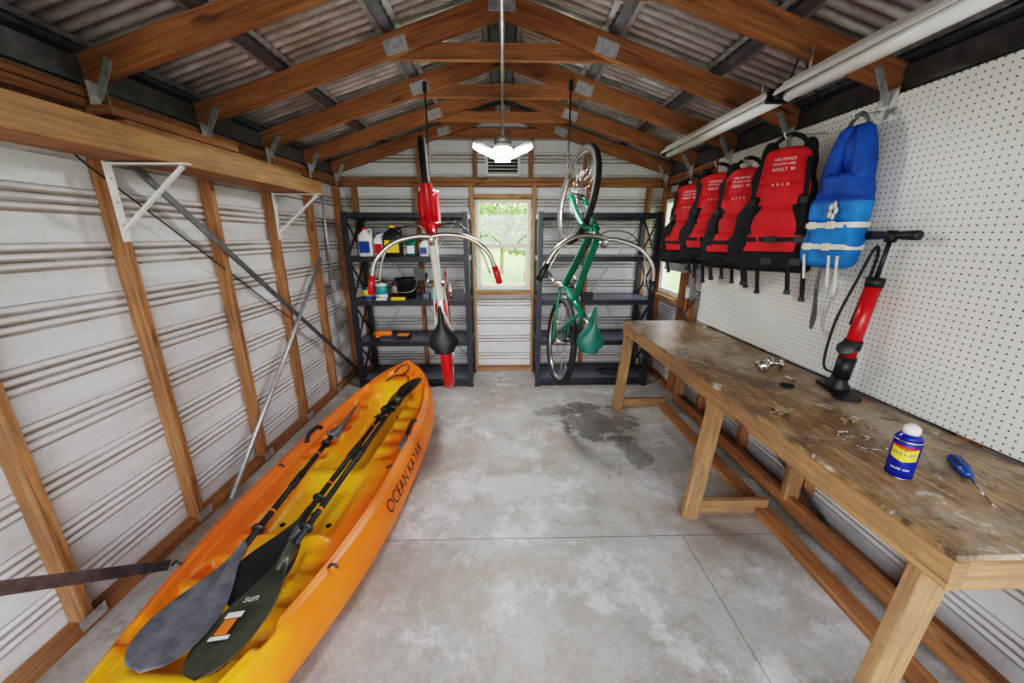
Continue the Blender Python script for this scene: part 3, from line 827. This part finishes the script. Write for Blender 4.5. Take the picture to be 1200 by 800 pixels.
vest(1.885,R(-82),'bluefab','cyanfab',w=.60,h=1.02,child=True,x=1.65,ztop=2.10)
mb=MB(); pts=bez([(1.60,1.86,1.45),(1.62,1.88,1.32),(1.66,1.9,1.2),(1.68,1.93,1.12),(1.70,1.96,1.2),(1.66,1.93,1.38)])
for a,b_ in zip(pts[:-1],pts[1:]): mb.beam(a,b_+(b_-a)*.1,.024,.002,'padgrey',(1,0,0))
mb.obj('webbing_strap')
mb=MB(); mb.box((1.66,3.46,1.30),(.16,.40,.02),'galv'); mb.box((1.585,3.46,1.33),(.006,.40,.06),'galv')
for k in range(5): mb.lathe([(.018,0),(.018,.07),(.008,.08),(.008,.1),(0,.1)],['white','galv','red','black','tan'][k],(1.66,3.3+.08*k,1.31),16)
mb.obj('tool_ledge')
# ------------------------------------------------------------------ left overhead boards and brackets
mb=MB()
mb.beam((-1.50,.2,1.968),(-1.48,3.25,1.968),.038,.105,'woodl')
mb.beam((-1.635,.3,1.934),(-1.625,3.2,1.934),.205,.036,'wood')
mb.beam((-1.62,1.75,2.045),(-1.60,3.1,2.045),.14,.036,'woodl')
mb.beam((-1.60,1.70,2.083),(-1.58,2.4,2.083),.10,.036,'wood')
mb.obj('lumber_board',bevel=.003)
for y in (.62,1.84,3.06):
    mb=MB(); X=-1.735; zz=1.895
    mb.box((X,y-.03,zz-.15),(.006,.035,.34),'white'); mb.beam((X,y-.03,zz+.010),(-1.38,y-.03,zz+.010),.03,.006,'white')
    mb.beam((X,y-.03,zz-.27),(-1.41,y-.03,zz+.0),.018,.012,'white')
    for k in range(3): mb.lathe([(.006,0),(.004,.004),(0,.004)],'galv',(X+.004,y-.03,zz-.05-.1*k),10,axis=(1,0,0))
    mb.obj('shelf_bracket')
# ------------------------------------------------------------------ shelving units
TI=[.07,.50,.94,1.38,1.80]
def shelfunit(xa,xb):
    mb=MB(); ya,yb=3.80,4.28
    for x in (xa+.02,xb-.02):
        for y in (ya+.02,yb-.02):
            mb.box((x,y,.915),(.05,.045,1.83),'grey')
            mb.box((x,y,.008),(.06,.055,.016),'black')
        for a,b_ in zip(TI[:-1],TI[1:]):
            mb.beam((x,ya+.04,a+.03),(x,yb-.04,b_-.03),.012,.02,'grey')
            mb.beam((x,yb-.04,a+.03),(x,ya+.04,b_-.03),.012,.02,'grey')
    for z in TI:
        mb.box(((xa+xb)/2,(ya+yb)/2,z+.010),(xb-xa-.02,yb-ya-.02,.012),'greytop')
        for y in (ya+.008,yb-.008): mb.box(((xa+xb)/2,y,z-.004),(xb-xa-.08,.016,.05),'grey')
        for x in (xa+.012,xb-.012): mb.box((x,(ya+yb)/2,z-.004),(.016,yb-ya-.06,.05),'grey')
        for k in range(1,6): mb.box((xa+(xb-xa)*k/6,(ya+yb)/2,z-.012),(.02,yb-ya-.05,.03),'grey')
    return mb.obj('storage_shelf_unit',bevel=.002)
shelfunit(-1.57,-.35); shelfunit(.35,1.57)
ZT=[t+.0165 for t in TI]
def jug(x,y,z,w,d,h,col,cap,lab,name):
    mb=MB(); mb.T=Matrix.Translation((x,y,z)); rs=[]
    for t,k in ((0,.9),(.03,1),(.62,1),(.75,.85),(.86,.4),(.90,.28),(.93,.28)):
        ring=[]
        for j in range(24):
            a=2*math.pi*j/24; c,s=math.cos(a),math.sin(a)
            ring.append((w/2*k*math.copysign(abs(c)**.5,c),d/2*k*math.copysign(abs(s)**.5,s),h*t))
        rs.append(ring)
    mb.rings(rs,col); mb.lathe([(w*.17,h*.92),(w*.17,h),(0,h)],cap,n=16)
    if lab:
        mb.box((0,-d/2-.001,h*.33),(w*.75,.003,h*.4),lab)
    mb.tube(bez([(w*.12,0,h*.88),(w*.40,0,h*.92),(w*.46,0,h*.75),(w*.44,0,h*.6)],6),.009,col,8)
    mb.T=Matrix(); mb.obj(name)
jug(-1.42,3.98,ZT[3],.14,.09,.29,'white','red','blue','detergent_bottle')
jug(-1.29,4.0,ZT[3],.10,.09,.24,'white','blue','red','cleaner_bottle')
jug(-1.14,3.98,ZT[3],.19,.11,.31,'black','yellow','yellow','motor_oil_jug')
jug(-.97,4.05,ZT[3],.10,.08,.2,'green','black','white','fertilizer_bottle')
jug(-.84,4.05,ZT[3],.09,.07,.17,'white','teal','blue','polish_bottle')
def can(x,y,z,r,h,c1,c2,name):
    mb=MB(); mb.lathe([(0,0),(r,0),(r,.004)],'steel',(x,y,z)); mb.lathe([(r,.004),(r,h*.3)],c1,(x,y,z)); mb.lathe([(r*.999,h*.3),(r*.999,h*.8)],c2,(x,y,z)); mb.lathe([(r,h*.8),(r,h)],c1,(x,y,z))
    mb.lathe([(r*1.03,h-.004),(r*1.03,h+.004),(r*.9,h+.006),(r*.9,h),(0,h)],'steel',(x,y,z)); mb.obj(name)
can(-1.43,3.93,ZT[2],.055,.13,'blue','yellow','paint_can'); can(-1.30,3.97,ZT[2],.06,.17,'white','teal','paint_can'); can(-1.42,4.1,ZT[2],.06,.19,'white','blue','paint_can'); can(-1.18,4.12,ZT[2],.05,.15,'red','white','paint_can')
mb=MB(); mb.lathe([(0,0),(.09,0),(.115,.2),(.12,.205),(.12,.215),(.108,.21),(.085,.01),(0,.01)],'black',(-1.04,4.0,ZT[2]))
mb.tube(bez([(-1.16,4.0,ZT[2]+.2),(-1.14,3.9,ZT[2]+.1),(-1.04,3.86,ZT[2]+.08),(-.94,3.9,ZT[2]+.1),(-.92,4.0,ZT[2]+.2)],8),.003,'galv',6); mb.obj('bucket')
mb=MB()
for k,(x,c) in enumerate(((-.82,'greytop'),(-.74,'teal'),(-.66,'white'),(-.56,'black'))):
    mb.box((x,3.96+.02*(k%2),ZT[2]+.03+.01*(k%3)),(.065,.09,.06+.02*(k%3)),c)
mb.box((-1.1,3.86,ZT[2]+.015),(.14,.06,.03),'yellow'); mb.box((-1.27,3.85,ZT[2]+.012),(.10,.05,.024),'white'); mb.obj('small_boxes',bevel=.004)
mb=MB(); z=ZT[1]; mb.tube([(-1.42,3.95,z+.06),(-1.36,3.95,z+.06),(-1.26,3.95,z+.06),(-1.22,3.95,z+.06)],[.02,.035,.035,.02],'orange',14)
mb.tube([(-1.22,3.95,z+.06),(-1.17,3.95,z+.06)],.014,'black',12); mb.tube([(-1.36,3.95,z+.05),(-1.38,3.89,z+.02)],.018,'orange',10); mb.box((-1.38,3.87,z+.016),(.08,.05,.03),'black')
mb.obj('cordless_drill')
mb=MB(); mb.box((-1.1,3.95,z+.02),(.16,.1,.035),'black'); mb.box((-1.1,3.95,z+.045),(.12,.08,.016),'orange'); mb.obj('tool_case',bevel=.004)
mb=MB(); mb.box((.75,4.0,ZT[2]+.006),(.2,.14,.012),'white'); mb.obj('paper_stack')
mb=MB(); mb.tube(bez([(1.1,3.95,ZT[0]+.015),(1.25,3.9,ZT[0]+.015),(1.35,4.0,ZT[0]+.015),(1.2,4.08,ZT[0]+.015),(1.08,4.02,ZT[0]+.015)]),.01,'black',8); mb.obj('hose_coil')
# ------------------------------------------------------------------ bicycles
def bicycle(loc,yaw,fc,fend,sad,grip,lean=0,accent=None,tyre='rubber',guard=None,steer=0):
    B=Matrix(((0,-1,0,0),(0,0,-1,0),(1,0,0,0),(0,0,0,1)))
    mb=MB(); T0=Matrix.Translation(loc)@Matrix.Rotation(yaw,4,'Z')@Matrix.Rotation(lean,4,'Y')@B
    fh=(1.08,0,0); HT=(.775,0,.55); HB=(.835,0,.40)
    axs=(Vector(HT)-Vector(HB)).normalized()
    TS=T0@Matrix.Translation(HB)@Matrix.Rotation(steer,4,axs)@Matrix.Translation(-Vector(HB))
    def wheel(c):
        mb.torus(c,.320,.024,tyre,'y',64,10); mb.torus(c,.294,.011,'steel','y',64,8)
        mb.tube([(c[0],-.05,0),(c[0],.05,0)],.018,'steel',12); mb.tube([(c[0],-.075,0),(c[0],.075,0)],.006,'steel',8)
        for k in range(32):
            a=2*math.pi*k/32; sd=.028 if k%2 else -.028; b=a+(.25 if (k//2)%2 else -.25)
            mb.tube([(c[0]+.016*math.cos(b),sd,.016*math.sin(b)),(c[0]+.290*math.cos(a),0,.290*math.sin(a))],.0013,'steel',4)
    def fender(c,a0,a1,mat):
        rs=[]
        for i in range(37):
            a=a0+(a1-a0)*i/36; ring=[]
            for j in range(9):
                q=-1+2*j/8; rr_=.366-.030*q*q; ring.append((c[0]+rr_*math.cos(a),.038*q,rr_*math.sin(a)))
            rs.append(ring)
        mb.rings(rs,mat,caps=False,ringclosed=False)
    mb.T=T0; wheel((0,0,0))
    if fend: fender((0,0,0),R(20),R(200),fend)
    BB=(.44,0,-.045); ST=(.29,0,.44)
    mb.tube([BB,ST],.020,fc,12); mb.tube([ST,(.25,0,.57)],.0135,'steel')
    mb.tube(bez([HB,(.62,0,.17),BB],6),.026,fc,12); mb.tube(bez([(.79,0,.51),(.60,0,.37),(.36,0,.22)],8),.022,fc,12)
    mb.tube([HT,HB],.026,accent or fc,14)
    for sg in(-1,1):
        mb.tube(bez([(.44,sg*.03,-.045),(.2,sg*.05,-.02),(0,sg*.06,0)],5),.012,fc,8)
        mb.tube([(.31,sg*.015,.40),(.16,sg*.05,.2),(0,sg*.06,0)],.010,fc,8)
        if fend: mb.tube([(0,sg*.06,0),(.35*math.cos(R(150)),sg*.03,.35*math.sin(R(150)))],.003,'steel',6)
    rs=[]
    for i in range(21):
        t=i/20; x=.10+.29*t; hw=.020+.095*(1-sst(.12,.72,t)); k=math.sin(math.pi*min(.96,max(.05,t)))**.35
        zc=.61+.018*(1-t)-.01*math.sin(math.pi*t)
        rs.append([(x,hw*k*math.cos(2*math.pi*j/20),zc+.034*k*math.sin(2*math.pi*j/20)-(.03*abs(math.cos(2*math.pi*j/20))**2)*(1-t)) for j in range(20)])
    mb.rings(rs,sad)
    for sg in(-1,1): mb.torus((.16,sg*.045,.55),.022,.004,'steel','y',16,6); mb.tube([(.13,sg*.03,.57),(.34,sg*.015,.58)],.004,'steel',6)
    s=-.055
    mb.torus((BB[0],s,BB[2]),.088,.006,'steel','y',40,6)
    for k in range(5):
        a=k*1.2566; mb.tube([(BB[0],s,BB[2]),(BB[0]+.088*math.cos(a),s,BB[2]+.088*math.sin(a))],.006,'steel',6)
    mb.tube([(BB[0],-.075,BB[2]),(BB[0],.075,BB[2])],.024,'steel',12); mb.torus((0,s,0),.032,.005,'steel','y',24,6)
    mb.tube([(BB[0],s,BB[2]+.088),(0,s,.032)],.004,'rubber',6); mb.tube([(BB[0],s,BB[2]-.088),(0,s,-.032)],.004,'rubber',6)
    for sg,a in((-1,R(115)),(1,R(295))):
        e=(BB[0]+.165*math.cos(a),sg*.085,BB[2]+.165*math.sin(a)); mb.tube([(BB[0],sg*.075,BB[2]),e],.010,'steel',8)
        mb.box((e[0],sg*.135,e[2]),(.085,.085,.022),'black')
    if guard:
        mb.T=T0@Matrix.Translation((0,-.062,0))@Matrix.Rotation(R(90),4,'X')
        mb.prism([(.02,.055),(.34,.085),(.46,.09),(.55,.03),(.55,-.05),(.50,-.01),(.42,.02),(.02,.02)],0,.004,guard)
    mb.T=TS; wheel(fh)
    if fend:
        fender(fh,R(88),R(190),fend)
        for sg in(-1,1): mb.tube([(fh[0],sg*.06,0),(fh[0]+.35*math.cos(R(100)),sg*.03,.35*math.sin(R(100)))],.003,'steel',6)
    for sg in(-1,1):
        mb.tube(bez([(.85,sg*.045,.37),(.93,sg*.05,.22),(1.08,sg*.05,0)],6),[.018]*12+[.011],accent or fc,10)
    mb.tube([(.85,-.05,.37),(.85,.05,.37)],.018,accent or fc)
    mb.tube([HT,(.745,0,.61)],.015,'steel'); mb.tube([(.745,0,.61),(.785,0,.64)],.018,'steel')
    for sg in(-1,1):
        pts=bez([(.785,0,.64),(.79,sg*.08,.65),(.765,sg*.20,.67),(.69,sg*.295,.68),(.60,sg*.335,.665),(.50,sg*.36,.65)],8)
        mb.tube(pts,.0125,'steel',10)
        mb.tube([pts[-9],pts[-5],pts[-1]],[.018,.019,.018],grip,12)
        mb.tube(bez([(.74,sg*.24,.66),(.66,sg*.28,.645),(.56,sg*.31,.63)],5),.006,'steel',6)
        mb.tube(bez([(.74,sg*.24,.66),(.84,sg*.16,.60),(.83,sg*.04,.50),(.7,0,.34)],8),.0035,'black',6)
    mb.T=Matrix()
    return mb.obj('bicycle')
def hook(x,y,ztop,zb):
    mb=MB(); mb.tube(bez([(x,y,ztop),(x,y,zb+.12),(x,y-.005,zb+.04),(x,y-.04,zb+.0),(x,y-.08,zb+.02),(x,y-.09,zb+.06)],8),.006,'black',8)
    mb.box((x,y,ztop-.02),(.03,.012,.07),'black'); mb.obj('bike_hook')
bicycle((-.455,2.76,.815),R(9.5),'cream','red','black','red',lean=R(-3.5),accent='red',guard='red')
bicycle((.445,2.80,.80),R(8),'green',None,'greensad','black',lean=R(4),steer=R(-6))
hook(-.56,3.085,zr(.58)+.06,2.02); hook(.50,3.085,zr(.52)+.06,2.02)
# ------------------------------------------------------------------ outside foliage
def foliage(name,cx,cy,cz,rx,ry,rz,n,seed):
    rnd=random.Random(seed); mb=MB()
    for _ in range(n):
        while True:
            p=Vector((rnd.uniform(-1,1),rnd.uniform(-1,1),rnd.uniform(-1,1)))
            if p.length<1: break
        c=Vector((cx+p.x*rx,cy+p.y*ry,cz+p.z*rz)); s=rnd.uniform(.06,.13)
        u=Vector((rnd.uniform(-1,1),rnd.uniform(-1,1),rnd.uniform(-1,1))).normalized(); w=u.orthogonal().normalized()
        mb.add([c-u*s,c+w*s*.5,c+u*s,c-w*s*.5],[(0,1,2,3)],'leaf')
    mb.tube([(cx,cy,-.14),(cx+.05,cy,cz*.6),(cx,cy,cz)],[.1,.07,.03],'woodbench',8)
    mb.obj(name)
for k,(x,y,z,r) in enumerate(((-1.3,14,2.0,1.4),(.9,15,1.8,1.4),(-.1,18,2.2,1.9),(6.5,10.5,1.9,1.5))):
    foliage('tree',x,y,z,r,r,r*.7,2600,k)
# ------------------------------------------------------------------ world
w=bpy.data.worlds.new('World'); scene.world=w; w.use_nodes=True; nt=w.node_tree
bg=nt.nodes['Background']; tc=N(nt,'ShaderNodeTexCoord'); s=N(nt,'ShaderNodeSeparateXYZ'); L(nt,tc.outputs['Generated'],s.inputs[0])
L(nt,ramp(nt,s.outputs[2],[(.0,(1,.99,.98)),(.5,(.86,.92,1))]),bg.inputs[0]); bg.inputs[1].default_value=4.2
# ------------------------------------------------------------------ camera
cam=bpy.data.cameras.new('camera'); cam.lens=13.0; cam.sensor_width=36; cam.clip_start=.02
co=bpy.data.objects.new('camera',cam); scene.collection.objects.link(co); co.location=(0,0,1.60)
co.rotation_euler=(R(90-15.9),0,R(-1.3)); scene.camera=co
scene.view_settings.view_transform='Filmic'; scene.view_settings.look='High Contrast'; scene.view_settings.exposure=.68
